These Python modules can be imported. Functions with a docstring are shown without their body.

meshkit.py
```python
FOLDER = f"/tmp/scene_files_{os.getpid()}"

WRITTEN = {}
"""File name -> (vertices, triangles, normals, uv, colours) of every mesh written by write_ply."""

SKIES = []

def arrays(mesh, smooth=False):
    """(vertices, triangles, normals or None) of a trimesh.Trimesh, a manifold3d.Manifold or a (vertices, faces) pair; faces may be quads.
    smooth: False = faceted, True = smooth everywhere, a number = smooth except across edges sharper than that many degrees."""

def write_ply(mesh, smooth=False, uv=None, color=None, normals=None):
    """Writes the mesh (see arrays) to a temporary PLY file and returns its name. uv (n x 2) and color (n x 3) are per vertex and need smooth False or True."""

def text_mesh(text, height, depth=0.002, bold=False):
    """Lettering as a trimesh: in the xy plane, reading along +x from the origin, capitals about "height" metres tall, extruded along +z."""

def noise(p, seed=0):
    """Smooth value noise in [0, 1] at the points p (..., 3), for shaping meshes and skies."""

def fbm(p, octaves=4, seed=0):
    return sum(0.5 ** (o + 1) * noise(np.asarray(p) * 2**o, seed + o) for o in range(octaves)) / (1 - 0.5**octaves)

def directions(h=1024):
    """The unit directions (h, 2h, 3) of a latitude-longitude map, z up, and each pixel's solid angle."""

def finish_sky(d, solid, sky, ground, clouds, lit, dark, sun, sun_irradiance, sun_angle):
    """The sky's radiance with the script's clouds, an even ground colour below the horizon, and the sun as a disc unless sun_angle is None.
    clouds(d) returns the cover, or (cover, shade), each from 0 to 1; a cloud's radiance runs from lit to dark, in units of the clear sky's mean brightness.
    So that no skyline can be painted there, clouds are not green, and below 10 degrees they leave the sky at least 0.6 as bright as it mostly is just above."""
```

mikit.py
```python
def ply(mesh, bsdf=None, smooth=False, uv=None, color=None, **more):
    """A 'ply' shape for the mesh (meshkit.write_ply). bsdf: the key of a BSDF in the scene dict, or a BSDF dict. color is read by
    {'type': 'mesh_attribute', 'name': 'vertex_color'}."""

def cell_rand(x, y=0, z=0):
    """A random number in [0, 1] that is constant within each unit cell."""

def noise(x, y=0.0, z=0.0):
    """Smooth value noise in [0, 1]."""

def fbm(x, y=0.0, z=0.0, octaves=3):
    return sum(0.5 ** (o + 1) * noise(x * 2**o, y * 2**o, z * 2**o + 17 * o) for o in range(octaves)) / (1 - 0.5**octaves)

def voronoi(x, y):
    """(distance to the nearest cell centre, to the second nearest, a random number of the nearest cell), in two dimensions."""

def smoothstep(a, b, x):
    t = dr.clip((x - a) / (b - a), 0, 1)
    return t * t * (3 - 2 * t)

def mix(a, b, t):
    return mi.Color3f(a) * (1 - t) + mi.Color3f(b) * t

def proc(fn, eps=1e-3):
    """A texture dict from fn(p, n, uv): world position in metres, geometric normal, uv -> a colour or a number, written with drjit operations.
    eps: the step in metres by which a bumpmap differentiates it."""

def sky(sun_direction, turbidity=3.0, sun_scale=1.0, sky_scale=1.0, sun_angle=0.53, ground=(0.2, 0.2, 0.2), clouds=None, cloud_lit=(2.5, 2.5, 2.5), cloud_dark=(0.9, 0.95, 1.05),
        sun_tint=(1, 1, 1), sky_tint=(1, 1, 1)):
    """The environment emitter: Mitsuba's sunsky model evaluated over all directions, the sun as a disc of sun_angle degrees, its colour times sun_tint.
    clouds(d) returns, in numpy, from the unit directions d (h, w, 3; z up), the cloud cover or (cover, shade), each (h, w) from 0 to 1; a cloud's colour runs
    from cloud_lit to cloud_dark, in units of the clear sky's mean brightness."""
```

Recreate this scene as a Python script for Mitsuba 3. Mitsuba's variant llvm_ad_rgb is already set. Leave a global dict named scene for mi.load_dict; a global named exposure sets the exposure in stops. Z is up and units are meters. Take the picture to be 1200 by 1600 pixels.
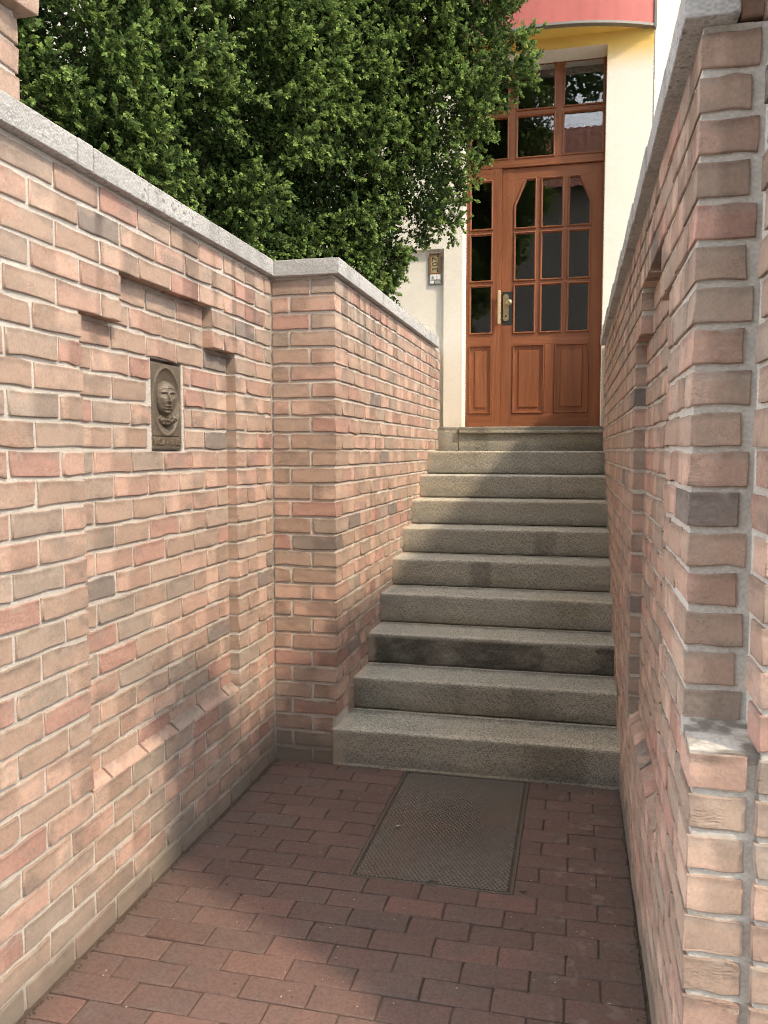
import math, random
import numpy as np, trimesh, shapely, drjit as dr, mitsuba as mi, mikit, meshkit
from shapely.geometry import Polygon, box as sbox
from mikit import noise, fbm, voronoi, cell_rand, smoothstep, mix, proc

T = mi.ScalarTransform4f
scene, labels = {}, {}
# ---------------------------------------------------------------- camera, sky, exposure
exposure = 3.25
FWD, UP = (-0.227, 0.971, -0.0743), (-0.0169, 0.0723, 0.9972)
scene['camera'] = {'type': 'perspective', 'fov': 49.88, 'fov_axis': 'x', 'near_clip': 0.05, 'far_clip': 3000.0,
                   'to_world': T().look_at(origin=[0, 0, 1.6], target=[FWD[0], FWD[1], 1.6 + FWD[2]], up=list(UP))}
SUN = (0.575, -0.345, 0.743)
scene['sky_light'] = mikit.sky(SUN, turbidity=4, sun_scale=0.28, sun_angle=3.6, sun_tint=(1.0, 0.985, 0.965), clouds=lambda d: 0.7,
                               cloud_lit=(3.0, 2.97, 2.92), ground=(0.27, 0.26, 0.24))

# ---------------------------------------------------------------- helpers
rng = np.random.default_rng(7)
counts = {}


def key(name, parent=None):
    full = f'{parent}__{name}' if parent else name
    k = counts.get(full, 0)
    counts[full] = k + 1
    return full if k == 0 else f'{full}_{k:03d}'


def put(name, mesh, bsdf, parent=None, smooth=True, uv=None, color=None, label=None, kind=None):
    k = key(name, parent)
    scene[k] = mikit.ply(mesh, bsdf, smooth=smooth, uv=uv, color=color)
    if label:
        labels[k] = {'label': label}
    if kind:
        labels.setdefault(k, {})['kind'] = kind
    return k


def thing(name, label, category, group=None):
    k = key(name)
    labels[k] = {'label': label, 'category': category}
    if group:
        labels[k]['group'] = group
    return k


def structure(name, mesh, bsdf, smooth=False):
    k = key(name)
    scene[k] = mikit.ply(mesh, bsdf, smooth=smooth)
    labels[k] = {'kind': 'structure', 'label': name.replace('_', ' ')}
    return k


def cat(meshes):
    vs, fs, n = [], [], 0
    for v, f in meshes:
        vs.append(v)
        fs.append(f + n)
        n += len(v)
    return np.vstack(vs), np.vstack(fs)


def tm(m):
    return np.array(m.vertices), np.array(m.faces)


def rbox(lo, hi, r=0.003, res=None, amp=0.0, freq=20.0, seed=0):
    """A box with rounded edges, its faces split every res metres, its surface uneven by amp."""
    lo, hi = np.asarray(lo, float), np.asarray(hi, float)
    r = min(r, (hi - lo).min() * 0.49)
    lines = []
    for a in range(3):
        n = 1 if not res else max(1, int(round((hi[a] - lo[a]) / res)))
        lines.append(np.r_[lo[a], np.linspace(lo[a] + r, hi[a] - r, n + 1), hi[a]])
    vs, fs, base = [], [], 0
    for a in range(3):
        b, c = (a + 1) % 3, (a + 2) % 3
        for side in (0, 1):
            B, C = np.meshgrid(lines[b], lines[c], indexing='ij')
            p = np.zeros(B.shape + (3,))
            p[..., b], p[..., c], p[..., a] = B, C, (lo, hi)[side][a]
            nb, nc = B.shape
            i, j = np.meshgrid(np.arange(nb - 1), np.arange(nc - 1), indexing='ij')
            q = np.stack([i * nc + j, (i + 1) * nc + j, (i + 1) * nc + j + 1, i * nc + j + 1], -1).reshape(-1, 4)
            if side == 0:
                q = q[:, ::-1]
            vs.append(p.reshape(-1, 3))
            fs.append(q + base)
            base += nb * nc
    v, q = np.vstack(vs), np.vstack(fs)
    core = np.clip(v, lo + r, hi - r)
    d = v - core
    L = np.linalg.norm(d, axis=1, keepdims=True)
    d = d / np.maximum(L, 1e-9)
    v = core + d * r
    _, idx, inv = np.unique(np.round(v, 6), axis=0, return_index=True, return_inverse=True)
    v, d = v[idx], d[idx]
    inv = np.asarray(inv).ravel()
    f = np.vstack([inv[q[:, [0, 1, 2]]], inv[q[:, [0, 2, 3]]]])
    f = f[(f[:, 0] != f[:, 1]) & (f[:, 1] != f[:, 2]) & (f[:, 0] != f[:, 2])]
    if amp:
        v = v + d * (amp * 2 * (meshkit.fbm(v * freq, 3, seed) - 0.5))[:, None]
    return v, f


def boxm(lo, hi):
    return rbox(lo, hi, 0.0008)


def slab(poly, axis_fn, h0, h1):
    """A shapely polygon given thickness; axis_fn maps (a, b, h) arrays to world points."""
    m = trimesh.creation.extrude_polygon(poly, h1 - h0, engine='earcut')
    v = np.array(m.vertices)
    return axis_fn(v[:, 0], v[:, 1], v[:, 2] + h0), np.array(m.faces)


class Frame:
    """A wall face: a along the wall, b up, c outward."""
    def __init__(self, O, u, n):
        self.O, self.u, self.n = (np.asarray(x, float) for x in (O, u, n))
        self.u, self.n = self.u / np.linalg.norm(self.u), self.n / np.linalg.norm(self.n)
        self.flip = np.dot(np.cross(self.u, [0, 0, 1]), self.n) < 0

    def __call__(self, a, b, c):
        a, b, c = np.broadcast_arrays(np.asarray(a, float), np.asarray(b, float), np.asarray(c, float))
        return self.O + a[..., None] * self.u + b[..., None] * np.array([0, 0, 1.0]) + c[..., None] * self.n


C, Z0 = 0.0851, 0.078          # course height, underside of course 0
JT, MOD = 0.0142, 0.24         # joint, brick module


def brick_mesh(fr, a0, a1, b0, b1, c=0.0, depth=0.05, rag=0.0020, ch=0.0028, tilt=0.0009):
    """One hand-formed brick: ragged outline, softened arrises, front slightly out of true."""
    A = np.array([0, .30, .68, 1, 1, 1, .70, .34, 0, 0])
    B = np.array([0, 0, 0, 0, .5, 1, 1, 1, 1, .5])
    a, b = a0 + (a1 - a0) * A, b0 + (b1 - b0) * B
    a = a + rng.normal(0, rag * 0.6, 10)
    b = b + rng.normal(0, rag, 10)
    for q in (0, 3, 5, 8):                      # knocked-off corners
        if rng.random() < .07:
            kx = rng.uniform(.002, .006)
            a[q] += kx if A[q] < .5 else -kx
            b[q] += kx * .6 if B[q] < .5 else -kx * .6
    ma, mb = (a0 + a1) / 2, (b0 + b1) / 2
    ia, ib = a - np.sign(A - .5) * ch * (np.abs(A - .5) > .45), b - np.sign(B - .5) * ch * (np.abs(B - .5) > .45)
    front = c + rng.normal(0, tilt) + rng.normal(0, tilt) * (A - .5) + rng.normal(0, tilt) * (B - .5) + rng.normal(0, tilt * .5, 10)
    groups = ([0, 1, 2, 3], [3, 4, 5], [5, 6, 7, 8], [8, 9, 0])
    oa, ob = np.sign(A - .5) * (np.abs(A - .5) > .45), np.sign(B - .5) * (np.abs(B - .5) > .45)
    face_uv = np.c_[ia - ma, ib - mb]
    V, UV = [fr(ia, ib, front), fr(ia, ib, front), fr(a, b, c - ch)], [face_uv, face_uv, np.c_[a - ma, b - mb]]
    f = [(0, 1, 9), (1, 7, 9), (7, 8, 9), (1, 2, 7), (2, 6, 7), (2, 3, 4), (2, 4, 6), (4, 5, 6)]
    for i in range(10):
        j = (i + 1) % 10
        f += [(10 + i, 20 + i, 20 + j), (10 + i, 20 + j, 10 + j)]
    base = 30
    for q, gr in enumerate(groups):
        m, e = len(gr), (0, -1, 0, 1)[q]
        da, db = ((0, -1), (1, 0), (0, 1), (-1, 0))[q]
        V += [fr(a[gr], b[gr], c - ch), fr(a[gr], b[gr], c - depth)]
        UV += [np.c_[a[gr] - ma, b[gr] - mb], np.c_[a[gr] - ma + da * (depth - ch), b[gr] - mb + db * (depth - ch)]]
        for i in range(m - 1):
            f += [(base + i, base + m + i, base + m + i + 1), (base + i, base + m + i + 1, base + i + 1)]
        base += 2 * m
    f = np.array(f)
    if fr.flip:
        f = f[:, ::-1]
    cell = np.array([rng.integers(0, 60), rng.integers(0, 60)]) + 0.5
    return np.vstack(V), f, np.clip(np.vstack(UV), -.47, .47) + cell


def cut(lo, hi, offset, mod=MOD, least=0.06):
    """Joint positions of a running bond between lo and hi."""
    k0 = math.ceil((lo + least - offset) / mod)
    xs = [lo]
    x = offset + k0 * mod
    while x < hi - least:
        if x > lo + least:
            xs.append(x)
        x += mod
    return list(zip(xs, xs[1:] + [hi]))


class Wall:
    """Collects the bricks of one brick thing; those past the limit become one part."""
    def __init__(self, thing_key, limit=300):
        self.t, self.limit, self.items = thing_key, limit, []

    def brick(self, rank, *a, **k):
        self.items.append((rank, brick_mesh(*a, **k)))

    def build(self, mat='brick_clay', name='brick'):
        self.items.sort(key=lambda x: x[0])
        for _, (v, f, uv) in self.items[:self.limit]:
            put(name, (v, f), mat, self.t, uv=uv)
        rest = self.items[self.limit:]
        if rest:
            m = cat([(v, f) for _, (v, f, _) in rest])
            put('far_brick', m, mat, self.t, uv=np.vstack([x[1][2] for x in rest]), kind='stuff', label='far bricks of the wall seen edge on')


# ---------------------------------------------------------------- materials
def two(b):
    return {'type': 'twosided', 'bsdf': b}


def bumped(b, fn, scale=1.0, eps=8e-4):
    return {'type': 'bumpmap', 'tex': proc(fn, eps), 'scale': scale, 'bsdf': b}


def rgb(c):
    return {'type': 'rgb', 'value': list(c)}


def prin(color, rough=0.8, spec=0.3, **k):
    return {'type': 'principled', 'base_color': color if isinstance(color, dict) else rgb(color), 'roughness': rough, 'specular': spec, **k}


def brick_crease(p, l, i, j):
    """Sand folds of a hand-thrown brick: thin wavering creases in patches, more on some bricks."""
    r = cell_rand(i, j, 7)
    w = 1.6 * noise(l * 30 + r * 30, p.z * 34, r * 11)
    f = 1 - dr.abs(2 * noise(l * 64 + w, p.z * 250 + 2.0 * w, r * 17) - 1)
    f = f * f
    return f * f * f * smoothstep(.48, .80, noise(l * 13 + r * 20, p.z * 22, r * 5) + .35 * (cell_rand(i, j, 9) - .55))


def brick_color(p, n, uv):
    i, j = dr.floor(uv.x), dr.floor(uv.y)
    lu, lt = uv.x - i - .5, uv.y - j - .5
    r1, r2, r3, r4 = (cell_rand(i, j, k) for k in (1, 2, 3, 4))
    c = mix((.525, .358, .288), (.49, .362, .288), smoothstep(.25, .5, r1))
    c = mix(c, (.385, .315, .262), smoothstep(.72, .95, r1))
    c = dr.select(r1 > .965, mi.Color3f(.26, .222, .20), c)
    c = dr.select(r1 < .08, mi.Color3f(.46, .285, .235), c)
    l = p.x + p.y
    patch = fbm(l * 11 + r2 * 40, p.z * 17, r3 * 9, 3)
    c = mix(c, mi.Color3f(.30, .245, .21), .6 * smoothstep(.5, .78, patch))
    c = mix(c, mi.Color3f(.52, .345, .27), .6 * smoothstep(.42, .2, patch))
    # kiln stacking marks: one end of some bricks fired darker
    end = smoothstep(-.02, .02, (lu - (r3 - .5) * .1) * dr.select(r4 > .5, 1., -1.)) * smoothstep(.55, .65, r2)
    c = c * (1 - .26 * end)
    c = c * (.82 + .34 * r2)
    edge = smoothstep(.019, .036, dr.abs(lt + .004) + .014 * (noise(l * 34, p.z * 60, r1 * 8) - .5))
    c = c * (1 - .21 * edge)
    c = c * (1 - .22 * brick_crease(p, l, i, j))
    fine = fbm(l * 160, p.z * 160, p.x * 90, 2)
    c = c * (.84 + .32 * fine)
    # lime smear along the upper edge and here and there
    smear = smoothstep(.50, .72, fbm(l * 26 + 3, p.z * 40, r1 * 5, 2)) * smoothstep(.012, .034, lt + .012 * noise(l * 60, p.z * 60))
    c = mix(c, mi.Color3f(.48, .43, .37), .34 * smear)
    run = smoothstep(.52, .72, fbm(l * 13, p.z * .9, 4., 2)) * smoothstep(1.7, 2.45, p.z)
    c = c * (1 - .38 * run)
    pit = smoothstep(.70, .9, noise(l * 410 + 9, p.z * 410, p.y * 60)) * smoothstep(.4, .7, noise(l * 30, p.z * 30, r2 * 9))
    c = c * (1 - .22 * pit)
    # grime rising from the ground
    g = smoothstep(.20, .02, p.z + .10 * (fbm(l * 5, p.z * 5, 2., 2) - .5))
    return mix(c, mi.Color3f(.19, .175, .145), .8 * g)


def brick_height(p, n, uv):
    i, j = dr.floor(uv.x), dr.floor(uv.y)
    l = p.x + p.y
    return -.0015 * brick_crease(p, l, i, j) + .0017 * fbm(p.x * 330, p.y * 330, p.z * 330, 2) + .0026 * noise(l * 30, p.z * 45, cell_rand(i, j, 7) * 3)


scene['brick_clay'] = two(bumped(prin(proc(brick_color), .9, .2), brick_height))


def mortar_color(p, n, uv):
    a = fbm(p.x * 6, p.y * 6, p.z * 6, 3)
    b = fbm(p.x * 170, p.y * 170, p.z * 170, 2)
    c = mix((.465, .44, .40), (.60, .575, .53), a) * (.78 + .44 * b)
    g = smoothstep(.16, .0, p.z + .08 * (a - .5))
    return mix(c, mi.Color3f(.2, .185, .155), .7 * g)


def mortar_height(p, n, uv):
    return .0022 * fbm(p.x * 150, p.y * 150, p.z * 150, 3) + .003 * noise(p.x * 25, p.y * 25, p.z * 40)


def ledge_color(p, n, uv):
    a = smoothstep(.38, .72, fbm(p.x * 26, p.y * 34, 2., 3))
    return mix(mortar_color(p, n, uv) * .85, mi.Color3f(.20, .18, .16), a)


scene['ledge_mortar'] = two(bumped(prin(proc(ledge_color), .95, .1), lambda p, n, uv: .005 * fbm(p.x * 60, p.y * 60, p.z * 60, 3)))
scene['mortar'] = two(bumped(prin(proc(mortar_color), .95, .1), mortar_height))


def granite_color(p, n, uv):
    s = noise(p.x * 210, p.y * 210, p.z * 210)
    s2 = noise(p.x * 120 + 7, p.y * 120, p.z * 120)
    big = fbm(p.x * 3.5, p.y * 3.5, p.z * 5, 3)
    c = mix((.33, .32, .272), (.45, .437, .375), big)
    c = c * (.50 + .62 * smoothstep(.15, .75, s) + .28 * smoothstep(.55, .9, s2))
    c = c * (1 - .55 * smoothstep(.72, .82, s2) * smoothstep(.5, .8, s))
    front = smoothstep(.6, .9, dr.abs(n.y))
    # worn pale arris and grimy treads
    warm = smoothstep(.45, .75, fbm(p.x * 2.2 + 5, p.y * 2, p.z * 9, 2))
    c = mix(c, c * mi.Color3f(1.06, 1.01, .92), warm * .7)
    # black crust on the third riser
    x = p.x + .12 * (fbm(p.x * 9, p.z * 22, 1., 2) - .5)
    blot = dr.maximum(dr.maximum(smoothstep(-1.07, -1.12, x), smoothstep(.13, .36, 1 - dr.abs(x + .43) / .32) * .9), dr.maximum(smoothstep(.10, .13, x), .55 * smoothstep(.25, .6, 1 - dr.abs(x + .95) / .25)))
    third = smoothstep(4.66, 4.64, p.y) * smoothstep(4.59, 4.6, p.y) * smoothstep(.356, .368, p.z) * smoothstep(.525, .505, p.z) * front
    c = c * (1 - third * (.36 + .30 * smoothstep(.0, .8, blot + .25 * big)) * (.72 + .28 * smoothstep(.3, .6, fbm(p.x * 14, p.z * 30, 4., 2))))
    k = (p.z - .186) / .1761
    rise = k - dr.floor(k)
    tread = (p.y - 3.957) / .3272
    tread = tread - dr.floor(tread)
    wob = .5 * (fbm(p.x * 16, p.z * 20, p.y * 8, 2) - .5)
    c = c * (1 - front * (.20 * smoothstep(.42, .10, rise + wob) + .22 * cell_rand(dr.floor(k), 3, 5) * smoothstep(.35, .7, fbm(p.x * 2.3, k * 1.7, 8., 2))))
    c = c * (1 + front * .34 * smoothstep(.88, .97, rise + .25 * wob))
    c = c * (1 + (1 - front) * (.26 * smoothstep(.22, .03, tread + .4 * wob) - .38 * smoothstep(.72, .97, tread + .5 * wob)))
    # mortar smeared on the left ends
    e = smoothstep(-1.115, -1.15, p.x + .03 * (fbm(p.x * 30, p.z * 30, p.y * 3, 2) - .5)) * smoothstep(.3, .6, fbm(p.y * 9 + 2, p.z * 14, 3., 2))
    c = mix(c, mi.Color3f(.47, .40, .32), .7 * e)
    streak = smoothstep(.56, .76, fbm(p.x * 5, p.z * 1.2 + 3, p.y * 3, 3)) * front
    return c * (1 - .32 * streak)


def granite_height(p, n, uv):
    return .0018 * noise(p.x * 190, p.y * 190, p.z * 190) + .0022 * noise(p.x * 75, p.y * 75, p.z * 75)


scene['granite'] = two(bumped(prin(proc(granite_color), .85, .3), granite_height))


def coping_color(p, n, uv):
    s = noise(p.x * 190, p.y * 190, p.z * 190)
    s2 = smoothstep(.66, .8, noise(p.x * 75 + 4, p.y * 75, p.z * 75))
    big = fbm(p.x * 4, p.y * 4, p.z * 6, 3)
    c = mix((.36, .36, .355), (.50, .50, .49), big) * (.74 + .46 * s)
    c = c * (1 - .45 * s2 * smoothstep(.4, .6, big))
    return c * (1 - .25 * smoothstep(.55, .75, fbm(p.x * 9, p.y * 9, p.z * 1.5, 2)))


scene['coping_stone'] = two(bumped(prin(proc(coping_color), .9, .2), granite_height))


def paver_color(p, n, uv):
    i, j = dr.floor(uv.x), dr.floor(uv.y)
    r1, r2 = cell_rand(i, j, 1), cell_rand(i, j, 2)
    c = mix((.146, .092, .078), (.136, .089, .076), r1)
    c = dr.select(r1 > .92, mi.Color3f(.130, .092, .081), c)
    c = dr.select(r1 < .12, mi.Color3f(.172, .103, .086), c)
    c = c * (.91 + .18 * r2)
    a = fbm(p.x * 9, p.y * 9, r1 * 7, 3)
    c = mix(c, mi.Color3f(.128, .095, .083), .7 * smoothstep(.45, .75, a))
    c = c * (.80 + .4 * fbm(p.x * 150, p.y * 150, 1., 2))
    lime = smoothstep(.60, .80, fbm(p.x * 22, p.y * 22, 5., 3)) * smoothstep(-.16, .02, p.x) * smoothstep(.21, .1, p.x)
    c = mix(c, mi.Color3f(.30, .25, .22), .3 * lime)
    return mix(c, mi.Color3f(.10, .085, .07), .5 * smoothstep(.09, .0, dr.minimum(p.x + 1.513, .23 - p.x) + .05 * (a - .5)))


def paver_height(p, n, uv):
    return .0012 * fbm(p.x * 200, p.y * 200, 1., 2) + .003 * noise(p.x * 14, p.y * 14, 3.)


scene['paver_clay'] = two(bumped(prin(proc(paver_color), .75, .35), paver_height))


def soil_color(p, n, uv):
    a = fbm(p.x * 40, p.y * 40, p.z * 40, 3)
    return mix((.068, .052, .043), (.13, .102, .084), a)


scene['joint_soil'] = two(bumped(prin(proc(soil_color), .95, .1), lambda p, n, uv: .003 * noise(p.x * 130, p.y * 130, p.z * 130)))


def street_color(p, n, uv):
    a = fbm(p.x * 3, p.y * 3, 1., 3)
    return mix((.16, .15, .14), (.24, .225, .205), a) * (.8 + .4 * noise(p.x * 120, p.y * 120, 2.))


scene['street_stone'] = two(prin(proc(street_color), .9, .2))


def steel_color(p, n, uv):
    a = fbm(p.x * 6, p.y * 6, 2., 3)
    b = fbm(p.x * 70, p.y * 70, 3., 2)
    c = mix((.105, .094, .082), (.165, .145, .125), b)
    dark = smoothstep(.30, .06, dr.sqrt(dr.square((p.x + .48) * 1.0) + dr.square((p.y - 3.42) * .8)) + .14 * (a - .5))
    c = mix(c, mi.Color3f(.085, .072, .066), .42 * dark)
    return mix(c, mi.Color3f(.14, .10, .075), .4 * smoothstep(.55, .75, a))


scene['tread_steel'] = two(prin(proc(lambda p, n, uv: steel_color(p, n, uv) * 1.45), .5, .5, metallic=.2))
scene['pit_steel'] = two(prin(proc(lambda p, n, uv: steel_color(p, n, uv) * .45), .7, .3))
scene['worn_steel'] = two(prin(proc(steel_color), .5, .5, metallic=.35))


def facade_color(p, n, uv, ochre=1.0):
    a = fbm(p.x * 1.7, p.y * 1.7, p.z * 1.3, 3)
    b = fbm(p.x * 60, p.y * 60, p.z * 60, 2)
    c = mix((.75, .71, .61), (.81, .775, .68), a) * (.95 + .1 * b)
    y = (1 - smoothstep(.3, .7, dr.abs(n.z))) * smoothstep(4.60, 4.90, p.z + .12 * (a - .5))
    c = mix(c, mi.Color3f(.72, .47, .10), .95 * ochre * y)  # ochre paint plus yellow bounce from the soffit, put into the wall colour
    return mix(c, mi.Color3f(.5, .46, .38), .45 * smoothstep(1.95, 1.78, p.z + .2 * (a - .5)))


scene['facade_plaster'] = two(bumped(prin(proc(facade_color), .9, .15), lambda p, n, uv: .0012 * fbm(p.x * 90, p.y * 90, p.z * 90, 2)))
scene['cream_plaster'] = two(prin(proc(lambda p, n, uv: facade_color(p, n, uv, 0.0)), .9, .15))
scene['soffit_paint'] = two(prin(proc(lambda p, n, uv: mix((.66, .44, .10), (.76, .53, .14), fbm(p.x * 4, p.y * 4, 1., 2))), .85, .2))
scene['red_panel'] = two(prin(proc(lambda p, n, uv: mix((.42, .105, .092), (.50, .15, .13), fbm(p.x * 3 + 2, p.z * .8, 1., 3)) * (.92 + .16 * fbm(p.x * 24, p.z * 3, 2., 2))), .55, .4))
scene['zinc_trim'] = two(prin((.23, .22, .20), .5, .5, metallic=.4))


def wood(axis):
    def fn(p, n, uv):
        along, across = (p.z, p.x) if axis == 'z' else (p.x, p.z)
        w = fbm(across * 9, along * 1.3, p.y * 6, 2)
        g = noise(across * 190 + w * 14, along * 5, p.y * 30)
        g2 = noise(across * 44 + w * 9, along * 1.6, 3.)
        c = mix((.18, .060, .025), (.30, .110, .045), .55 * g2 + .45 * w)
        c = c * (.80 + .34 * g)
        return mix(c, c * mi.Color3f(1.18, 1.25, 1.35), .5 * smoothstep(.45, .7, fbm(across * 2.5 + 4, along * .9, 6., 2)))
    return fn


for ax in 'zx':
    scene['door_wood_' + ax] = two(bumped(prin(proc(wood(ax)), .42, .45, clearcoat=.25, clearcoat_gloss=.7),
                                          (lambda p, n, uv: .0006 * noise(p.x * 260, p.y * 60, p.z * 7)) if ax == 'z' else (lambda p, n, uv: .0006 * noise(p.x * 7, p.y * 60, p.z * 260))))
scene['pane_glass'] = {'type': 'thindielectric', 'int_ior': 1.85}
scene['room_dark'] = two(prin((.05, .05, .045), .9, .1))
scene['brass'] = two(prin(proc(lambda p, n, uv: mix((.42, .34, .20), (.60, .50, .32), fbm(p.x * 40, p.y * 40, p.z * 25, 2))), .38, .5, metallic=.85))
scene['pale_brass'] = two(prin((.78, .66, .42), .42, .5, metallic=.5))
scene['black_metal'] = two(prin((.025, .03, .028), .4, .5))
scene['bronze'] = two(bumped(prin(proc(lambda p, n, uv: mix((.115, .095, .072), (.185, .155, .12), fbm(p.y * 14, p.z * 14, p.x * 30, 3)) * (.85 + .3 * noise(p.y * 180, p.z * 180, 1.))), .55, .5, metallic=.25),
                             lambda p, n, uv: .0006 * fbm(p.y * 160, p.z * 160, p.x * 160, 2)))
scene['worn_bronze'] = two(prin((.30, .255, .19), .42, .5, metallic=.5))
scene['white_plastic'] = two(prin((.78, .77, .73), .35, .5))
scene['grey_plastic'] = two(prin((.33, .34, .33), .5, .4))
scene['enamel_blue'] = two(prin((.03, .07, .19), .25, .5, clearcoat=.5))
scene['enamel_white'] = two(prin((.8, .8, .78), .3, .5))
scene['sign_wood'] = two(prin(proc(lambda p, n, uv: mix((.16, .075, .04), (.26, .13, .07), noise(p.x * 90, p.z * 9, 2.))), .5, .4))
scene['sign_brass'] = two(prin((.62, .50, .28), .4, .5, metallic=.45))
scene['leaf'] = {'type': 'principledthin', 'base_color': {'type': 'mesh_attribute', 'name': 'vertex_color'}, 'roughness': .38, 'diff_trans': .55, 'eta': 1.5, 'spec_trans': 0.0}
scene['dun_plaster'] = two(prin((.15, .14, .12), .9, .2))
scene['bark'] = two(bumped(prin(proc(lambda p, n, uv: mix((.09, .075, .055), (.20, .17, .13), fbm(p.x * 30, p.y * 30, p.z * 8, 3))), .9, .2), lambda p, n, uv: .004 * fbm(p.x * 60, p.y * 60, p.z * 14, 2)))
scene['roof_clay'] = two(prin(proc(lambda p, n, uv: mix((.16, .07, .05), (.27, .12, .085), fbm(p.x * 4, p.y * 4, p.z * 4, 3)) * (.75 + .25 * smoothstep(.0, .25, p.y * 2.6 - dr.floor(p.y * 2.6)))), .85, .2))
scene['litter_pale'] = two(prin((.40, .35, .27), .8, .2))
scene['litter_dark'] = two(prin((.085, .062, .045), .85, .2))

# ---------------------------------------------------------------- setting: street, path bed, garden bed
structure('street', (np.array([[-400, -400, -.02], [400, -400, -.02], [400, 400, -.02], [-400, 400, -.02]]), np.array([[0, 1, 2, 3]])), 'street_stone')
structure('garden_soil', cat([boxm((-12, 2.3, -.5), (-1.72, 4.2, 2.36)), boxm((-12, 4.2, -.5), (-1.40, 7.0, 2.36))]), 'joint_soil')

# ---------------------------------------------------------------- brick path
path = key('path')
scene[path] = mikit.ply(boxm((-1.56, .3, -.2), (.27, 3.99, -.007)), 'joint_soil')
labels[path] = {'kind': 'structure', 'label': 'path of red brown clay pavers below the steps'}
HX0, HX1, HY0, HY1 = -.815, -.200, 2.905, 3.955           # the hatch opening
paver_frame = Frame((0, 0, 0), (1, 0, 0), (0, -1, 0))


def paver_mesh(x0, x1, y0, y1):
    class F2:
        flip = False
        def __call__(self, a, b, c):
            a, b, c = np.broadcast_arrays(np.asarray(a, float), np.asarray(b, float), np.asarray(c, float))
            return np.stack([a, b, c], -1)
    return brick_mesh(F2(), x0, x1, y0, y1, c=rng.normal(0, .0008), depth=.03, rag=.0011, ch=.0035, tilt=.0008)


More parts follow.
